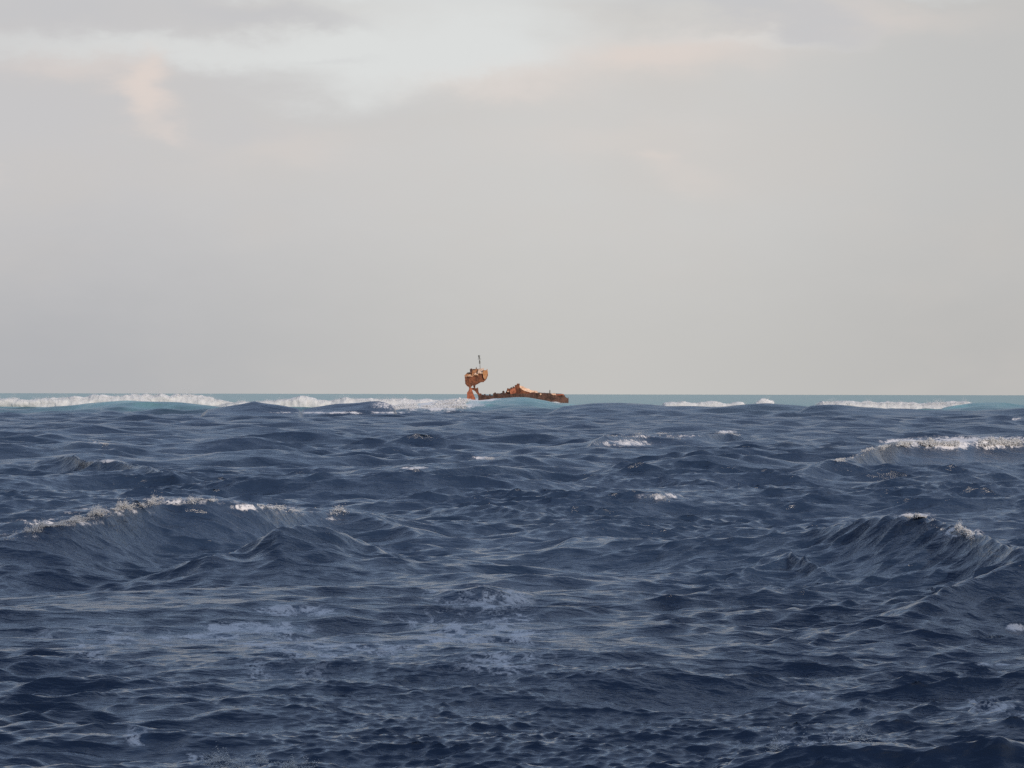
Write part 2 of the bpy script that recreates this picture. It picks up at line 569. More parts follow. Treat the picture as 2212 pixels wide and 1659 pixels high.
def make_grid_mesh(name, co, nr, nc, wrap):
    me = bpy.data.meshes.new(name)
    n = nr * nc
    me.vertices.add(n)
    me.vertices.foreach_set('co', co.astype(np.float32).ravel())
    cc = nc if wrap else nc - 1
    i, j = np.meshgrid(np.arange(nr - 1), np.arange(cc), indexing='ij')
    j1 = (j + 1) % nc
    q = np.stack([i * nc + j, i * nc + j1, (i + 1) * nc + j1, (i + 1) * nc + j], -1).reshape(-1, 4).astype(np.int32)
    me.loops.add(q.size)
    me.loops.foreach_set('vertex_index', q.ravel())
    me.polygons.add(len(q))
    me.polygons.foreach_set('loop_start', np.arange(0, q.size, 4, dtype=np.int32))
    me.polygons.foreach_set('use_smooth', np.ones(len(q), dtype=bool))
    me.update(calc_edges=True)
    return me


def q_attr(me, name, v):
    a = me.attributes.new(name, 'FLOAT', 'POINT')
    a.data.foreach_set('value', v.astype(np.float32))


wm = make_grid_mesh("water", np.stack([PXs, PYs, PZs], -1), nr, nc, True)
q_attr(wm, 'foam', foam)  # foam amount, with the painted sheen patches in it
q_attr(wm, 'shallow', shallow)
q_attr(wm, 'ripple_loss', lost)
q_attr(wm, 'teal', TEAL)
water = bpy.data.objects.new("water", wm)
water['kind'] = 'structure'
SC.collection.objects.link(water)


def material(name):
    m = bpy.data.materials.new(name)
    m.use_nodes = True
    return m, NT(m.node_tree)


def water_material():
    m, T = material("sea_water")
    geo = T.new('ShaderNodeNewGeometry')
    P = geo.outputs['Position']
    at_ = lambda n: T.new('ShaderNodeAttribute', attribute_name=n).outputs['Fac']
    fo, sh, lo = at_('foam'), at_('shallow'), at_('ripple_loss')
    px, py, pz = T.xyz(P)
    body = T.mix(T.ss(T.noise(P, .05, 3.0), .35, .7), (.0135, .0255, .051), (.0200, .0340, .064))
    body = T.mix(sh, body, (.095, .195, .18))
    body = T.mix(at_('teal'), body, (.17, .36, .355))
    # drifting foam lace
    fp = T.comb(T.m('MULTIPLY', px, .8), T.m('MULTIPLY', py, .5), pz)
    n1 = T.noise(fp, 2.6, 8.0, .62, .8)
    n2 = T.noise(fp, 8.0, 6.0, .65, .5)
    ridge = T.m('ABSOLUTE', T.m('SUBTRACT', n2, .5))
    lace = T.m('ADD', T.m('MULTIPLY', T.ss(n1, .32, .68), .62), T.m('MULTIPLY', T.ss(ridge, 0.0, .20), .42))
    thick = T.ss(T.m('SUBTRACT', T.m('MULTIPLY', fo, .95), lace), -.16, .30)
    thick = T.m('MULTIPLY', thick, T.ss(fo, .12, .34))
    milky = T.m('MULTIPLY', T.ss(T.m('MULTIPLY', fo, T.ss(n1, .25, .75)), .02, .6), .42)  # milky tint of bubbly water; also carries the painted sheen
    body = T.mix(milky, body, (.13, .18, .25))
    # ripples
    rp = T.comb(T.m('MULTIPLY', px, .42), py, T.m('MULTIPLY', pz, 1.6))
    b1 = T.noise(rp, 7.0, 4.0, .6)
    b2 = T.noise(rp, 1.7, 4.0, .6, .3)
    b3 = T.noise(rp, .42, 4.0, .55, .3)
    hgt0 = T.m('MULTIPLY', T.m('MULTIPLY', b3, .85), T.ss(lo, .20, .27))
    hgt = T.m('ADD', T.m('MULTIPLY', b1, .026), T.m('MULTIPLY', T.m('MULTIPLY', b2, .20), T.ss(lo, .02, .19)))
    bump = T.new('ShaderNodeBump')
    bump.inputs['Distance'].default_value = 1.0
    T.put(bump.inputs['Strength'], T.m('SUBTRACT', 1.0, T.m('MULTIPLY', T.ss(py, 400., 1600.), .7)))
    T.put(bump.inputs['Height'], T.m('ADD', hgt, hgt0))
    w = T.new('ShaderNodeBsdfPrincipled')
    T.put(w.inputs['Base Color'], body)
    T.put(w.inputs['Roughness'], T.m('ADD', T.m('MULTIPLY', lo, .6), .09, clamp=True))
    w.inputs['IOR'].default_value = 1.333
    T.put(w.inputs['Specular IOR Level'], T.m('SUBTRACT', .5, T.m('MULTIPLY', sh, .30)))
    T.t.links.new(bump.outputs[0], w.inputs['Normal'])
    f = T.new('ShaderNodeBsdfPrincipled')
    T.put(f.inputs['Base Color'], T.mix(n2, (.52, .50, .51), (.82, .79, .77)))
    f.inputs['Roughness'].default_value = .9
    f.inputs['Specular IOR Level'].default_value = .15
    mx = T.new('ShaderNodeMixShader')
    T.put(mx.inputs[0], T.m('MULTIPLY', thick, .8))
    T.t.links.new(w.outputs[0], mx.inputs[1])
    T.t.links.new(f.outputs[0], mx.inputs[2])
    o = T.new('ShaderNodeOutputMaterial')
    T.t.links.new(mx.outputs[0], o.inputs[0])
    return m


wm.materials.append(water_material())


# ------------------------------------------------------------------ object helpers
def rust(name, dark, main, light, amount=.65, scale=.5):
    m, T = material(name)
    tcn = T.new('ShaderNodeTexCoord')
    P = tcn.outputs['Object']
    st = T.scale(P, (1.0, 1.0, .45))
    a = T.noise(P, scale, 6.0, .65, .5)
    b = T.noise(st, scale * 3.1, 6.0, .7)
    col = T.mix(T.ss(a, .35, .62), dark, main)
    col = T.mix(T.m('MULTIPLY', T.ss(b, .5, .72), amount), col, light)
    p = T.new('ShaderNodeBsdfPrincipled')
    T.put(p.inputs['Base Color'], col)
    p.inputs['Roughness'].default_value = .85
    p.inputs['Specular IOR Level'].default_value = .2
    bu = T.new('ShaderNodeBump')
    bu.inputs['Strength'].default_value = .8
    bu.inputs['Distance'].default_value = .25
    T.put(bu.inputs['Height'], b)
    T.t.links.new(bu.outputs[0], p.inputs['Normal'])
    o = T.new('ShaderNodeOutputMaterial')
    T.t.links.new(p.outputs[0], o.inputs[0])
    return m


M_BROWN = rust("rusted_steel_brown", (.075, .030, .020), (.205, .072, .036), (.34, .15, .07))
M_RED = rust("rusted_steel_red", (.22, .07, .04), (.42, .135, .07), (.5, .24, .14), .4)
M_DARK = rust("rusted_steel_dark", (.045, .027, .022), (.115, .060, .046), (.20, .11, .08))
M_ORANGE = rust("rusted_steel_orange", (.24, .095, .04), (.46, .21, .09), (.66, .42, .27), .7)
M_PALE = rust("bleached_plate", (.50, .28, .16), (.74, .50, .34), (.82, .66, .52), .8)
M_GREY = rust("weathered_mast_steel", (.12, .12, .11), (.20, .20, .185), (.28, .27, .25), .5)

KZ = .0346                   # metres per unit of the close-up the wreck was measured from
WY = 1600.0                  # distance of the wreck


def wx(v):
    return (v - 1100) * KZ


def wz(v):
    return (935 - v) * KZ


def link(name, me, mat, parent=None):
    o = bpy.data.objects.new(name, me)
    if mat:
        me.materials.append(mat)
    SC.collection.objects.link(o)
    o.parent = parent
    return o


def bm_mesh(name, bm):
    bmesh.ops.recalc_face_normals(bm, faces=bm.faces)
    me = bpy.data.meshes.new(name)
    bm.to_mesh(me)
    bm.free()
    return me


def densify(pts, step, jag, closed=True):
    o = []
    n = len(pts)
    for i in range(n if closed else n - 1):
        a, b = pts[i], pts[(i + 1) % n]
        L = math.hypot(b[0] - a[0], b[1] - a[1])
        k = max(1, int(L / step))
        for j in range(k):
            t = j / k
            jj = jag if j else jag * .4
            o.append((a[0] + (b[0] - a[0]) * t + random.uniform(-jj, jj), a[1] + (b[1] - a[1]) * t + random.uniform(-jj, jj)))
    if not closed:
        o.append(pts[-1])
    return o


def add_prism(bm, outline, y0, y1, jag=.14, step=.45, shift=(0, 0), shrink=1.0):
    """thick plate: an outline in close-up units, from depth y0 to y1, back edge shifted / shrunk"""
    p = densify([(wx(a), wz(b)) for a, b in outline], step, jag)
    cx = sum(q[0] for q in p) / len(p)
    cz = sum(q[1] for q in p) / len(p)
    f = [bm.verts.new((x, y0 + random.uniform(-.08, .08), z)) for x, z in p]
    b = [bm.verts.new((cx + (x - cx) * shrink + shift[0], y1 + random.uniform(-.08, .08), cz + (z - cz) * shrink + shift[1])) for x, z in p]
    ff = bm.faces.new(f)
    bb = bm.faces.new(b[::-1])
    n = len(p)
    for i in range(n):
        bm.faces.new((f[i], b[i], b[(i + 1) % n], f[(i + 1) % n]))
    bmesh.ops.triangulate(bm, faces=[ff, bb], ngon_method='EAR_CLIP')


def add_loft(bm, top_f, top_b, bot, width, x0, x1, step=.5, jag=.12, flare=1.06):
    """hull-like body along x: front and back top edges, bottom, half width, all functions of the close-up x"""
    n = max(2, int((x1 - x0) * KZ / step))
    rings = []
    for i in range(n + 1):
        v = x0 + (x1 - x0) * i / n
        x = wx(v)
        w = width(v)
        zf, zb, z0 = wz(top_f(v)) + random.uniform(-jag, jag), wz(top_b(v)) + random.uniform(-jag, jag), wz(bot(v))
        prof = [(-w * .86, z0), (-w, z0 + (zf - z0) * .45), (-w * flare + random.uniform(-.05, .05), zf), (0, (zf * .5 + zb * .5) + random.uniform(-jag, jag)), (w * flare, zb), (w, z0 + (zb - z0) * .45), (w * .86, z0)]
        rings.append([bm.verts.new((x, y, z)) for y, z in prof])
    m = len(rings[0])
    for a, b in zip(rings, rings[1:]):
        for j in range(m):
            bm.faces.new((a[j], a[(j + 1) % m], b[(j + 1) % m], b[j]))
    bm.faces.new(rings[0])
    bm.faces.new(rings[-1][::-1])


def add_strip(bm, outer, inner, y0, y1, jag=.1):
    """thick torn band between two matching polylines"""
    rows_ = []
    for (a, b), (a2, b2) in zip(zip(outer, outer[1:]), zip(inner, inner[1:])):
        for k in range(3):
            t = k / 3
            j = lambda: random.uniform(-jag, jag)
            o = (wx(a[0] + (b[0] - a[0]) * t) + j(), wz(a[1] + (b[1] - a[1]) * t) + j())
            i = (wx(a2[0] + (b2[0] - a2[0]) * t) + j() * .6, wz(a2[1] + (b2[1] - a2[1]) * t) + j() * .6)
            rows_.append([bm.verts.new((o[0], y0, o[1])), bm.verts.new((i[0], y0, i[1])), bm.verts.new((i[0], y1, i[1])), bm.verts.new((o[0], y1, o[1]))])
    for p, q in zip(rows_, rows_[1:]):
        for k in range(4):
            bm.faces.new((p[k], p[(k + 1) % 4], q[(k + 1) % 4], q[k]))
    bm.faces.new(rows_[0])
    bm.faces.new(rows_[-1][::-1])


def tab(*pts):
    xs = [p[0] for p in pts]
    ys = [p[1] for p in pts]
    return lambda v: float(np.interp(v, xs, ys))


def add_tube(bm, pts, rad, seg=8):
    rings = []
    for i, p in enumerate(pts):
        p = Vector(p)
        a = Vector(pts[max(0, i - 1)])
        b = Vector(pts[min(len(pts) - 1, i + 1)])
        d = (b - a).normalized()
        u = d.cross(Vector((0, 1, .13))).normalized()
        v = d.cross(u)
        r = rad[i] if hasattr(rad, '__len__') else rad
        rings.append([bm.verts.new(p + u * r * math.cos(t * 2 * math.pi / seg) + v * r * math.sin(t * 2 * math.pi / seg)) for t in range(seg)])
    for a, b in zip(rings, rings[1:]):
        for j in range(seg):
            bm.faces.new((a[j], a[(j + 1) % seg], b[(j + 1) % seg], b[j]))
    bm.faces.new(rings[0])
    bm.faces.new(rings[-1][::-1])


def add_scrap(bm, v, zv, y, w, h, tilt, lean):
    """a torn bent plate standing up from the deck"""
    x, z = wx(v), wz(zv)
    pts = densify([(-w / 2, 0), (w / 2, 0), (w * .42, h * .6), (w * .2, h), (-w * .3, h * .85), (-w * .5, h * .5)], .25, .06)
    ct, st = math.cos(tilt), math.sin(tilt)
    f, b = [], []
    for a, c in pts:
        bend = lean * (c / max(h, .1)) ** 2
        X = a * ct
        Y = a * st + bend
        f.append(bm.verts.new((x + X, y + Y, z + c)))
        b.append(bm.verts.new((x + X + st * .1, y + Y + .12, z + c)))
    ff, bb = bm.faces.new(f), bm.faces.new(b[::-1])
    n = len(f)
    for i in range(n):
        bm.faces.new((f[i], b[i], b[(i + 1) % n], f[(i + 1) % n]))
    bmesh.ops.triangulate(bm, faces=[ff, bb])


# ------------------------------------------------------------------ the shipwreck
wreck = bpy.data.objects.new("shipwreck", None)
SC.collection.objects.link(wreck)
wcx = 1090 + 1100 / 6.506    # source column of close-up x = 1100
wreck.location = ((wcx * 2212 / 2500 - 1106) * PX / F * WY, WY, -.05)
wreck['label'] = "rusted broken shipwreck with a tall leaning bridge tower standing out of the surf"
wreck['category'] = "shipwreck"


def part(name, mat, fn, parent=wreck):
    bm = bmesh.new()
    fn(bm)
    return link(name, bm_mesh(name, bm), mat, parent)


def f_house(bm):
    add_prism(bm, [(292, 512), (340, 516), (382, 514), (428, 496), (434, 636), (424, 656), (386, 657), (381, 690), (364, 690), (318, 655), (298, 630)], -4.6, 3.5, shrink=.96)
    add_prism(bm, [(420, 494), (500, 490), (512, 458), (580, 452), (640, 470), (648, 520), (636, 552), (592, 600), (545, 604), (500, 630), (462, 652), (424, 660)], -4.2, 3.8, shrink=.97)


house = part("bridge_house", M_BROWN, f_house)


def add_slab(bm, q, th=.35, cuts=5, jag=.08):
    """thick sloping plate from four corners (x, y, z)"""
    g = []
    for i in range(cuts + 1):
        row = []
        for j in range(cuts + 1):
            s, t = i / cuts, j / cuts
            p = (Vector(q[0]) * (1 - s) * (1 - t) + Vector(q[1]) * s * (1 - t) + Vector(q[2]) * s * t + Vector(q[3]) * (1 - s) * t)
            row.append(p + Vector((random.uniform(-jag, jag), random.uniform(-jag, jag), random.uniform(-jag, jag))))
        g.append(row)
    top = [[bm.verts.new(p) for p in r] for r in g]
    bot = [[bm.verts.new(p - Vector((0, 0, th))) for p in r] for r in g]
    for i in range(cuts):
        for j in range(cuts):
            bm.faces.new((top[i][j], top[i + 1][j], top[i + 1][j + 1], top[i][j + 1]))
            bm.faces.new((bot[i][j], bot[i][j + 1], bot[i + 1][j + 1], bot[i + 1][j]))
    for i in range(cuts):
        bm.faces.new((top[i][0], bot[i][0], bot[i + 1][0], top[i + 1][0]))
        bm.faces.new((top[i][cuts], top[i + 1][cuts], bot[i + 1][cuts], bot[i][cuts]))
        bm.faces.new((top[0][i], top[0][i + 1], bot[0][i + 1], bot[0][i]))
        bm.faces.new((top[cuts][i], bot[cuts][i], bot[cuts][i + 1], top[cuts][i + 1]))


def slab_px(x0, z0, x1, z1, x2, z2, x3, z3, yf, yb):
    return [(wx(x0), yf, wz(z0)), (wx(x1), yf, wz(z1)), (wx(x2), yb, wz(z2)), (wx(x3), yb, wz(z3))]


part("roof_plate", M_ORANGE, lambda bm: add_slab(bm, slab_px(284, 500, 405, 505, 440, 440, 330, 446, -5.0, 1.0)), house)
part("roof_plate", M_PALE, lambda bm: add_slab(bm, slab_px(340, 506, 410, 512, 418, 488, 368, 484, -5.3, -3.4), .15, 3), house)
part("roof_plate", M_ORANGE, lambda bm: add_slab(bm, slab_px(405, 490, 505, 488, 530, 384, 392, 392, -4.8, 3.5)), house)
part("roof_plate", M_PALE, lambda bm: add_slab(bm, slab_px(438, 482, 502, 488, 498, 462, 452, 456, -5.2, -3.2), .15, 3), house)
part("roof_plate", M_PALE, lambda bm: add_slab(bm, slab_px(495, 455, 575, 452, 596, 376, 505, 390, -4.9, 2.0)), house)


def f_wing(bm):
    add_prism(bm, [(574, 440), (585, 408), (612, 412), (648, 412), (656, 440), (650, 470), (660, 488), (650, 520), (640, 545), (612, 560), (585, 520)], -4.8, 2.5, .12, .4, (0, .3), .9)
    add_tube(bm, [(wx(640), -3, wz(420)), (wx(648), -3, wz(396))], .25)


part("bridge_wing", M_ORANGE, f_wing, house)


def f_stub(bm):
    add_prism(bm, [(374, 456), (370, 400), (380, 386), (400, 384), (412, 396), (408, 440), (398, 458)], -3.0, 1.0, .06, .4)
    add_prism(bm, [(462, 392), (466, 362), (474, 360), (480, 390)], 1.0, 2.0, .05, .4)


part("vent_trunk", M_DARK, f_stub, house)


def f_mast(bm):
    y = 1.0
    x = lambda v: wx(v)
    add_tube(bm, [(x(534), y, wz(400)), (x(528), y, wz(300)), (x(520), y, wz(232)), (x(514), y, wz(175))], [.17, .15, .15, .12])


mast = part("mast", M_GREY, f_mast, house)
part("lamp_housing", M_GREY, lambda bm: add_tube(bm, [(wx(527), 1.0, wz(310)), (wx(526.5), 1.0, wz(296)), (wx(526), 1.0, wz(282)), (wx(524), 1.0, wz(262)), (wx(523), 1.0, wz(250))], [.25, .48, .4, .42, .2]), mast)
part("crosstree", M_GREY, lambda bm: add_tube(bm, [(wx(495), 1.0, wz(232)), (wx(520), 1.0, wz(233)), (wx(546), 1.0, wz(232))], .17), mast)
part("mast_head", M_GREY, lambda bm: add_tube(bm, [(wx(519), 1.0, wz(222)), (wx(517), 1.0, wz(200)), (wx(516), 1.0, wz(186)), (wx(515), 1.0, wz(172))], [.36, .42, .58, .5]), mast)


def f_col(bm):
    add_prism(bm, [(360, 690), (396, 694), (400, 735), (428, 795), (456, 850), (470, 945), (322, 945), (328, 760), (352, 742)], -3.2, 2.4, .1, .5, (0, 0), .94)


part("support_column", M_RED, f_col)


def f_neck(bm):
    add_prism(bm, [(358, 684), (383, 680), (388, 720), (362, 724)], -2.6, 1.6)
    add_prism(bm, [(428, 645), (458, 645), (452, 698), (428, 700)], -2.4, 1.4)
    add_strip(bm, [(378, 694), (430, 690), (466, 698), (482, 706), (487, 688), (499, 690), (506, 748), (524, 784), (548, 778), (562, 802), (578, 830), (580, 950)],
              [(380, 722), (402, 722), (424, 730), (440, 738), (452, 746), (464, 758), (482, 782), (496, 806), (504, 830), (508, 850), (512, 880), (514, 950)], -2.2, 1.6)


part("broken_frame", M_BROWN, f_neck)


def f_low(bm):
    add_loft(bm, tab((500, 808), (560, 806), (600, 818), (660, 822), (740, 828), (760, 824)), tab((500, 800), (760, 815)), tab((500, 960), (760, 960)),
             tab((500, 3.0), (760, 4.2)), 505, 760)
    for v in (540, 575, 610, 690):
        add_scrap(bm, v, 815, random.uniform(-2, 1), .9, random.uniform(.5, 1.1), random.uniform(-.8, .8), random.uniform(-.3, .4))


part("sunken_deck", M_DARK, f_low)


def f_mid(bm):
    add_loft(bm, tab((738, 792), (752, 774), (770, 768), (786, 778), (905, 800), (960, 790), (1100, 782), (1300, 788), (1450, 770), (1500, 776)),
             tab((738, 780), (1500, 765)), tab((738, 965), (1500, 965)), tab((738, 4.2), (1000, 5.2), (1500, 5.4)), 738, 1500)
    add_prism(bm, [(890, 790), (888, 742), (905, 734), (918, 748), (930, 790)], -4.6, -3.6)
    for v in (772, 880):
        add_scrap(bm, v, 785, random.uniform(-4, 0), .9, random.uniform(.4, .9), random.uniform(-.6, .6), .2)


hull_mid = part("midship_hull", M_DARK, f_mid)


def f_heap(bm):
    add_loft(bm, tab((930, 780), (955, 748), (968, 714), (1000, 708), (1016, 694), (1080, 690), (1092, 656), (1120, 632), (1158, 640), (1165, 690), (1200, 715), (1260, 745), (1340, 765), (1460, 775)),
             tab((930, 780), (965, 712), (1080, 690), (1120, 650), (1150, 655), (1170, 720), (1300, 760), (1460, 780)), tab((930, 850), (1460, 850)), tab((930, 3.), (1120, 3.6), (1460, 3.0)), 932, 1460, .4, .2)
    for v, zv in ((975, 715), (1030, 692), (1062, 690), (1100, 660), (1128, 642), (1150, 645), (1225, 742), (1395, 772)):
        add_scrap(bm, v, zv + 8, random.uniform(-3, 1), random.uniform(.7, 1.4), random.uniform(.6, 1.2), random.uniform(-.8, .8), random.uniform(-.4, .5))


heap = part("collapsed_superstructure", M_BROWN, f_heap)
part("buckled_plate", M_RED, lambda bm: add_prism(bm, [(1006, 740), (1040, 712), (1088, 706), (1104, 770), (1050, 790), (1012, 782)], -4.5, -3.4, .12, .4, (0, .4)), heap)
part("buckled_plate", M_PALE, lambda bm: add_slab(bm, slab_px(968, 752, 1004, 756, 1000, 728, 974, 724, -4.0, -2.6), .15, 3), heap)


def f_pale(bm):
    add_slab(bm, slab_px(1160, 702, 1262, 745, 1235, 672, 1136, 648, -2.6, 3.6), .3, 8, .2)
    add_slab(bm, slab_px(1240, 742, 1345, 764, 1320, 712, 1222, 672, -2.4, 3.6), .3, 8, .2)
    add_slab(bm, slab_px(1335, 764, 1470, 772, 1440, 742, 1310, 716, -2.4, 3.6), .3, 8, .16)


part("slumped_roof", M_PALE, f_pale, heap)


def f_bow(bm):
    add_loft(bm, tab((1440, 772), (1470, 760), (1500, 774), (1640, 778), (1665, 790), (1690, 806), (1740, 800), (1800, 800), (1860, 792), (1884, 812), (1894, 842), (1920, 852), (1942, 862)),
             tab((1440, 765), (1640, 772), (1860, 785), (1890, 835), (1942, 860)), tab((1440, 965), (1942, 965)),
             tab((1440, 5.4), (1700, 4.6), (1850, 3.0), (1942, 1.0)), 1440, 1942, .45, .1, 1.12)


bow = part("bow_hull", M_DARK, f_bow)
part("bulwark_plate", M_PALE, lambda bm: add_slab(bm, slab_px(1655, 800, 1740, 803, 1735, 782, 1668, 778, -5.1, -3.8), .15, 4), bow)
part("bulwark_plate", M_RED, lambda bm: add_slab(bm, slab_px(1740, 806, 1862, 800, 1860, 788, 1745, 792, -4.6, -3.0), .2, 5), bow)
part("deck_post", M_GREY, lambda bm: add_tube(bm, [(wx(1644), -1, wz(790)), (wx(1644), -1, wz(742)), (wx(1644), -1, wz(722))], [.36, .32, .2]), bow)
part("deck_post", M_DARK, lambda bm: add_tube(bm, [(wx(1936), 0, wz(880)), (wx(1936), 0, wz(838))], .12), bow)
part("porthole", M_PALE, lambda bm: add_tube(bm, [(wx(1495), -5.9, wz(790)), (wx(1495), -5.4, wz(790))], .5, 12), bow)


# ------------------------------------------------------------------ surf and whitecaps
def foam_material(name, a, b, gain, soft=.25):
    m, T = material(name)
    geo = T.new('ShaderNodeNewGeometry')
    n = T.noise(geo.outputs['Position'], gain, 6.0, .65)
    p = T.new('ShaderNodeBsdfPrincipled')
    T.put(p.inputs['Base Color'], T.mix(T.ss(n, .3, .7), a, b))
    p.inputs['Roughness'].default_value = .95
    p.inputs['Specular IOR Level'].default_value = .1
    tr = T.new('ShaderNodeBsdfTranslucent')
    tr.inputs[0].default_value = (.8, .8, .8, 1)
    mx = T.new('ShaderNodeMixShader')
    mx.inputs[0].default_value = soft
    T.t.links.new(p.outputs[0], mx.inputs[1])
    T.t.links.new(tr.outputs[0], mx.inputs[2])
    o = T.new('ShaderNodeOutputMaterial')
    T.t.links.new(mx.outputs[0], o.inputs[0])
    return m


M_SURF = foam_material("surf_froth", (.74, .73, .72), (.90, .89, .88), .5, .45)
M_FOAM = foam_material("whitecap_froth", (.55, .55, .55), (.80, .79, .78), 6.0, .55)

OCT = np.array([(1, 0, 0), (0, 1, 0), (-1, 0, 0), (0, -1, 0), (0, 0, 1), (0, 0, -1)], dtype=np.float32)
OCF = np.array([(0, 1, 4), (1, 2, 4), (2, 3, 4), (3, 0, 4), (1, 0, 5), (2, 1, 5), (3, 2, 5), (0, 3, 5)], dtype=np.int32)


def flecks(P, S):
    """many small lumps of froth: centres P (n,3), sizes S (n,)"""
    n = len(P)
    ang = RNG.uniform(0, 6.28, n)
    c, s = np.cos(ang), np.sin(ang)
    V = np.repeat(OCT[None], n, 0) * (S[:, None, None] * RNG.uniform(.55, 1.3, (n, 6, 1))) * np.array([1.25, 1.0, .8])
    X = V[..., 0] * c[:, None] - V[..., 1] * s[:, None]
    Y = V[..., 0] * s[:, None] + V[..., 1] * c[:, None]
    V = np.stack([X, Y, V[..., 2]], -1) + P[:, None, :]
    Fc = OCF[None] + (np.arange(n) * 6)[:, None, None]
    return V.reshape(-1, 3), Fc.reshape(-1, 3)


def tri_mesh(name, V, Fq, Ft):
    me = bpy.data.meshes.new(name)
    me.vertices.add(len(V))
    me.vertices.foreach_set('co', V.astype(np.float32).ravel())
    nq, nt = len(Fq), len(Ft)
    li = np.concatenate([Fq.ravel(), Ft.ravel()]).astype(np.int32)
    me.loops.add(len(li))
    me.loops.foreach_set('vertex_index', li)
    me.polygons.add(nq + nt)
    me.polygons.foreach_set('loop_start', np.concatenate([np.arange(nq) * 4, nq * 4 + np.arange(nt) * 3]).astype(np.int32))
    me.polygons.foreach_set('use_smooth', np.ones(nq + nt, dtype=bool))
    me.update(calc_edges=True)
    return me


def surf_line(label, tops, Y, thick=7.0, seed=1, spray=12000, base=-1.0, depth_slope=0.0):
    """a standing wall of broken water at range Y; tops = (photo x, photo y of its top)"""
    x0, x1 = tops[0][0], tops[-1][0]
    n, m = int((x1 - x0) * 1.6) + 2, 22
    xs = np.linspace(x0, x1, n)
    ty = np.interp(xs, [t[0] for t in tops], [t[1] for t in tops])
    Yl = Y + depth_slope * (xs - x0)
    X = az_of(xs) * Yl
    top = H - dep_of(xs, ty) * Yl
    e = smooth(np.linspace(0, 1, n), 0, .09) * smooth(np.linspace(1, 0, n), 0, .09)
    top = top * (.62 + .36 * fbm(X / 11., X * 0, seed + 2, 2) + .38 * fbm(X / 3.0, X * 0, seed, 4)) * (.25 + .75 * e)
    a = np.linspace(0, math.pi, m)
    A, I = np.meshgrid(a, np.arange(n), indexing='xy')
    Xg = np.repeat(X[:, None], m, 1)
    Tg = np.repeat(top[:, None], m, 1)
    Yg = np.repeat(Yl[:, None], m, 1)
    th = thick * (.5 + .9 * fbm(Xg / 9., A, seed + 4, 3))
    R = .86 + .30 * fbm(Xg / 2.6, A * 2.4, seed + 9, 3)
    Zg = base + (Tg - base) * np.sin(A) ** .8 * (.45 + .55 * R)
    Yg = Yg - np.cos(A) * th * .5 * R * (.4 + .6 * np.repeat(e[:, None], m, 1))
    V = np.stack([Xg + (fbm(Xg / 1.5, A * 4, seed + 20, 3) - .5) * 1.5, Yg, Zg], -1).reshape(-1, 3)
    i, j = np.meshgrid(np.arange(n - 1), np.arange(m - 1), indexing='ij')
    Fq = np.stack([i * m + j, (i + 1) * m + j, (i + 1) * m + j + 1, i * m + j + 1], -1).reshape(-1, 4)
    k = RNG.integers(0, n, spray)
    clump = fbm(X[k] / 2.2, X[k] * 0 + 3, seed + 40, 3)
    up = RNG.exponential(.24, spray) * (top[k] * .7 + .3) * smooth(clump, .35, .8)
    Pp = np.stack([X[k] + RNG.normal(0, .6, spray), Yl[k] + RNG.normal(0, thick * .25, spray), np.maximum(top[k] * .82, .2) + up], -1)
    S = RNG.uniform(.02, .09, spray)
    Vf, Ff = flecks(Pp, S)
    me = tri_mesh("breaking_surf", np.concatenate([V, Vf]), Fq, Ff + len(V))
    o = link("breaking_surf", me, M_SURF)
    o['label'] = label
    o['category'] = "breaking surf"
    o['group'] = "lines of white surf on the reef"
    return o


surf_line("small white splash against the dark hull at the right end of the wreck",
          [(1183, 869), (1190, 867.6), (1200, 867.4), (1206, 868.4), (1211, 870)], 1560, 3, 71, 300)
surf_line("long band of white surf at the left edge, cut off by a swell",
          [(-90, 862), (0, 861), (60, 862), (110, 859), (170, 857), (205, 853), (240, 856), (290, 858), (345, 864)], 1020, 8, 2)
surf_line("white surf spilling over a teal swell right of the left edge band",
          [(238, 862), (262, 857), (290, 853), (340, 854), (390, 854), (430, 858), (470, 862), (500, 870), (525, 876)], 1120, 8, 5)
surf_line("white surf behind the dark pointed swell left of the wreck",
          [(455, 874), (490, 870), (530, 867), (580, 864), (625, 861), (645, 854), (680, 858), (715, 863), (740, 857), (770, 860), (830, 860), (880, 861), (940, 863), (1000, 866)], 1060, 8, 9)
surf_line("thin white surf line just right of the wreck's bow",
          [(1420, 874), (1450, 869), (1500, 870), (1540, 868), (1570, 872), (1600, 869), (1620, 872)], 960, 5, 14, 1500)
surf_line("small white splash standing on a swell between the two right-hand surf lines",
          [(1632, 868), (1645, 861), (1660, 862), (1672, 866)], 930, 4, 17, 900)
surf_line("broad white surf line toward the right edge beyond a dark swell",
          [(1745, 873), (1775, 868), (1830, 868), (1880, 867), (1930, 868), (1960, 867), (2000, 869), (2050, 867), (2090, 869), (2130, 874)], 930, 8, 21)

# sprayed froth lying on the crests: sampled from the built surface
SX = np.where(PYs > 20, 1106.0 + PXs / np.maximum(PYs, 1) * F / PX, -9999)
SY = np.where(PYs > 20, hor(SX) + (H - PZs) / np.maximum(PYs, 1) * F / PX, -9999)


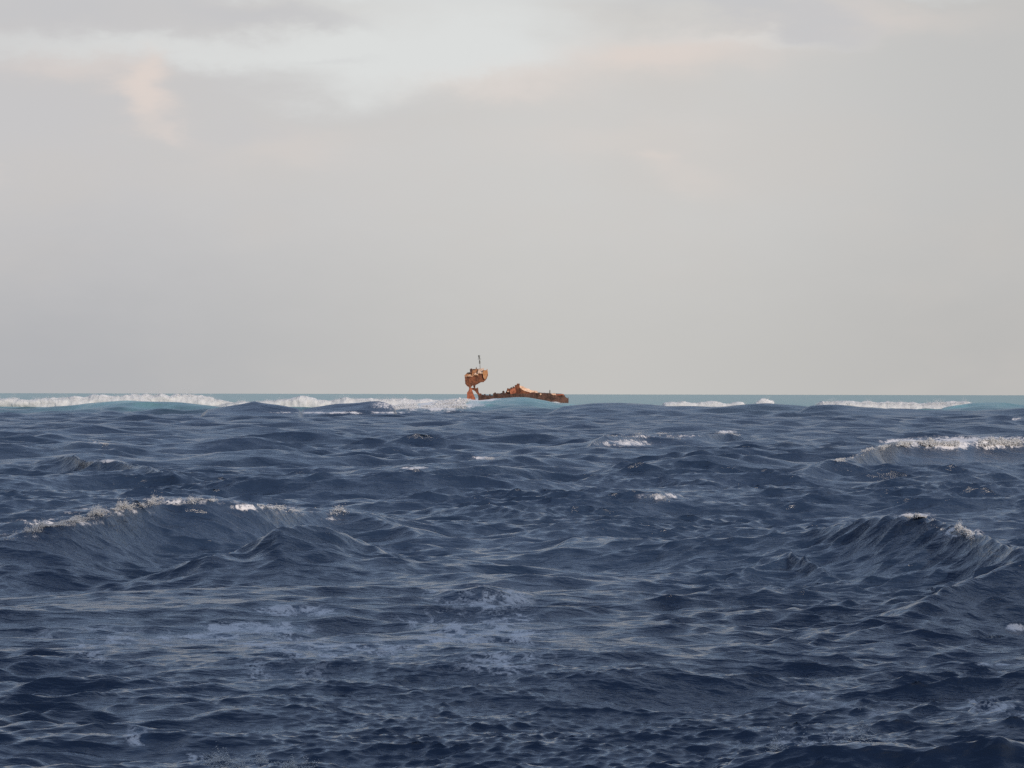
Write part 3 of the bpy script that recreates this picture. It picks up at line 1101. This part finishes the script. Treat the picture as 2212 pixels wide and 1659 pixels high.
def whitecap(label, line, half, n, size, rise, dist=None, mat=None, drop=0.0, seed=1, name="whitecap"):
    """froth along a crest: line = photo points of the crest, half = how far it runs down the face (photo units)"""
    lx = np.array([p[0] for p in line])
    ly = np.array([p[1] for p in line])
    sel = (SX > lx[0]) & (SX < lx[-1])
    cy = np.interp(SX[sel], lx, ly)
    d = SY[sel] - cy
    ok = (d > -half * .35) & (d < half)
    if dist and dist[0] >= 50:
        ok &= ENV[sel] > .35
    idx = np.nonzero(sel)[0][ok]
    dd = d[ok]
    if dist:
        g = (PYs[idx] > dist[0]) & (PYs[idx] < dist[1])
        idx, dd = idx[g], dd[g]
    if len(idx) == 0:
        print('EMPTY whitecap', label)
        return
    cl = fbm(SX[idx] / 26., SY[idx] / 9., seed, 4)
    e = smooth((SX[idx] - lx[0]) / (lx[-1] - lx[0]), 0, .12) * smooth((lx[-1] - SX[idx]) / (lx[-1] - lx[0]), 0, .12)
    wgt = smooth(cl, .40, .72) * np.exp(-np.maximum(dd, 0) / half * 1.8) * (.05 + e)
    wgt = wgt / wgt.sum()
    pick = RNG.choice(idx, n, p=wgt)
    up = RNG.exponential(1.0, n) * rise * smooth(fbm(SX[pick] / 10., SX[pick] * 0, seed + 3, 3), .45, .8)
    sz = RNG.lognormal(0, .45, n) * size
    Pp = np.stack([PXs[pick] + RNG.normal(0, max(size, PYs[pick].mean() * .0004), n), PYs[pick] + RNG.normal(0, max(size * 2, PYs[pick].mean() * .0008), n), PZs[pick] + up + sz * .1], -1)
    V, Ft = flecks(Pp, sz)
    me = tri_mesh(name, V, np.zeros((0, 4), dtype=np.int32), Ft)
    o = link(name, me, mat or M_FOAM)
    o['label'] = label
    o['category'] = "whitecap"
    o['group'] = "foaming crests on the open water"
    return o


whitecap("ragged foam running up the crest of the big wave at the left",
         [(0, 1160), (150, 1125), (260, 1098), (350, 1078), (430, 1080), (470, 1085)], 11, 50000, .0085, .045, (60, 130), seed=2)
whitecap("faint foam flecks trailing right from the top of the big left wave",
         [(500, 1090), (580, 1092), (660, 1104), (760, 1106)], 10, 3000, .012, .04, (60, 130), seed=6)
whitecap("wide cream whitecap along the steep dark wave near the right edge",
         [(1900, 962), (1940, 951), (2030, 950), (2120, 950), (2200, 951), (2212, 953)], 13, 60000, .032, .05, (150, 270), seed=9)
whitecap("small foam flecks low on the left shoulder of the right-edge whitecap wave",
         [(1780, 1003), (1840, 985), (1895, 965)], 7, 1500, .02, .04, (120, 240), seed=12)
whitecap("crisp foam cluster on the slope right of the tall right-hand peak",
         [(2010, 1122), (2060, 1140), (2110, 1160)], 13, 15000, .0095, .035, (50, 120), seed=15)
whitecap("thin foam tips on the summit of the tall right-hand peak",
         [(1880, 1112), (1915, 1107), (2000, 1118)], 6, 5000, .009, .03, (50, 120), seed=18)
whitecap("broken patch of foam on the dark ridge right of centre",
         [(1290, 948), (1400, 941), (1500, 940)], 20, 9000, .02, .03, None, seed=23)
whitecap("tiny foam tip on the ridge below the right-hand surf",
         [(1540, 936), (1575, 934), (1600, 940)], 5, 2500, .02, .06, None, seed=25)
whitecap("small pale whitecap on the far water at the left",
         [(180, 955), (205, 952), (235, 962)], 7, 2500, .02, .05, None, seed=28)
whitecap("little foam crest in the middle of the sea below the wreck",
         [(1010, 988), (1036, 987), (1070, 990)], 5, 2000, .014, .03, None, seed=30)
whitecap("foam on the right shoulder of the low wave at mid right",
         [(1390, 1066), (1425, 1070), (1450, 1078)], 10, 4000, .012, .03, None, seed=33)
whitecap("splash with beads of foam at the bottom edge left of centre",
         [(425, 1640), (440, 1634), (470, 1644), (530, 1650), (620, 1652), (700, 1655)], 24, 9000, .0055, .05, (20, 60), seed=36)
whitecap("flying drops above the dark wave at the bottom right corner",
         [(1640, 1622), (1740, 1604), (1830, 1598), (1960, 1604)], 6, 1100, .006, .10, (20, 60), seed=39)
# wash streaming down the swell in front of the wreck's tower
wash = whitecap("white wash sliding down the swell left of the wreck's tower",
                [(740, 878), (800, 872), (870, 870), (930, 867), (1000, 864), (1016, 866)], 26, 100000, .08, .05, (700, 900), M_SURF, seed=44, name="breaking_surf")
if wash:
    wash['category'] = "breaking surf"
    wash['group'] = "lines of white surf on the reef"
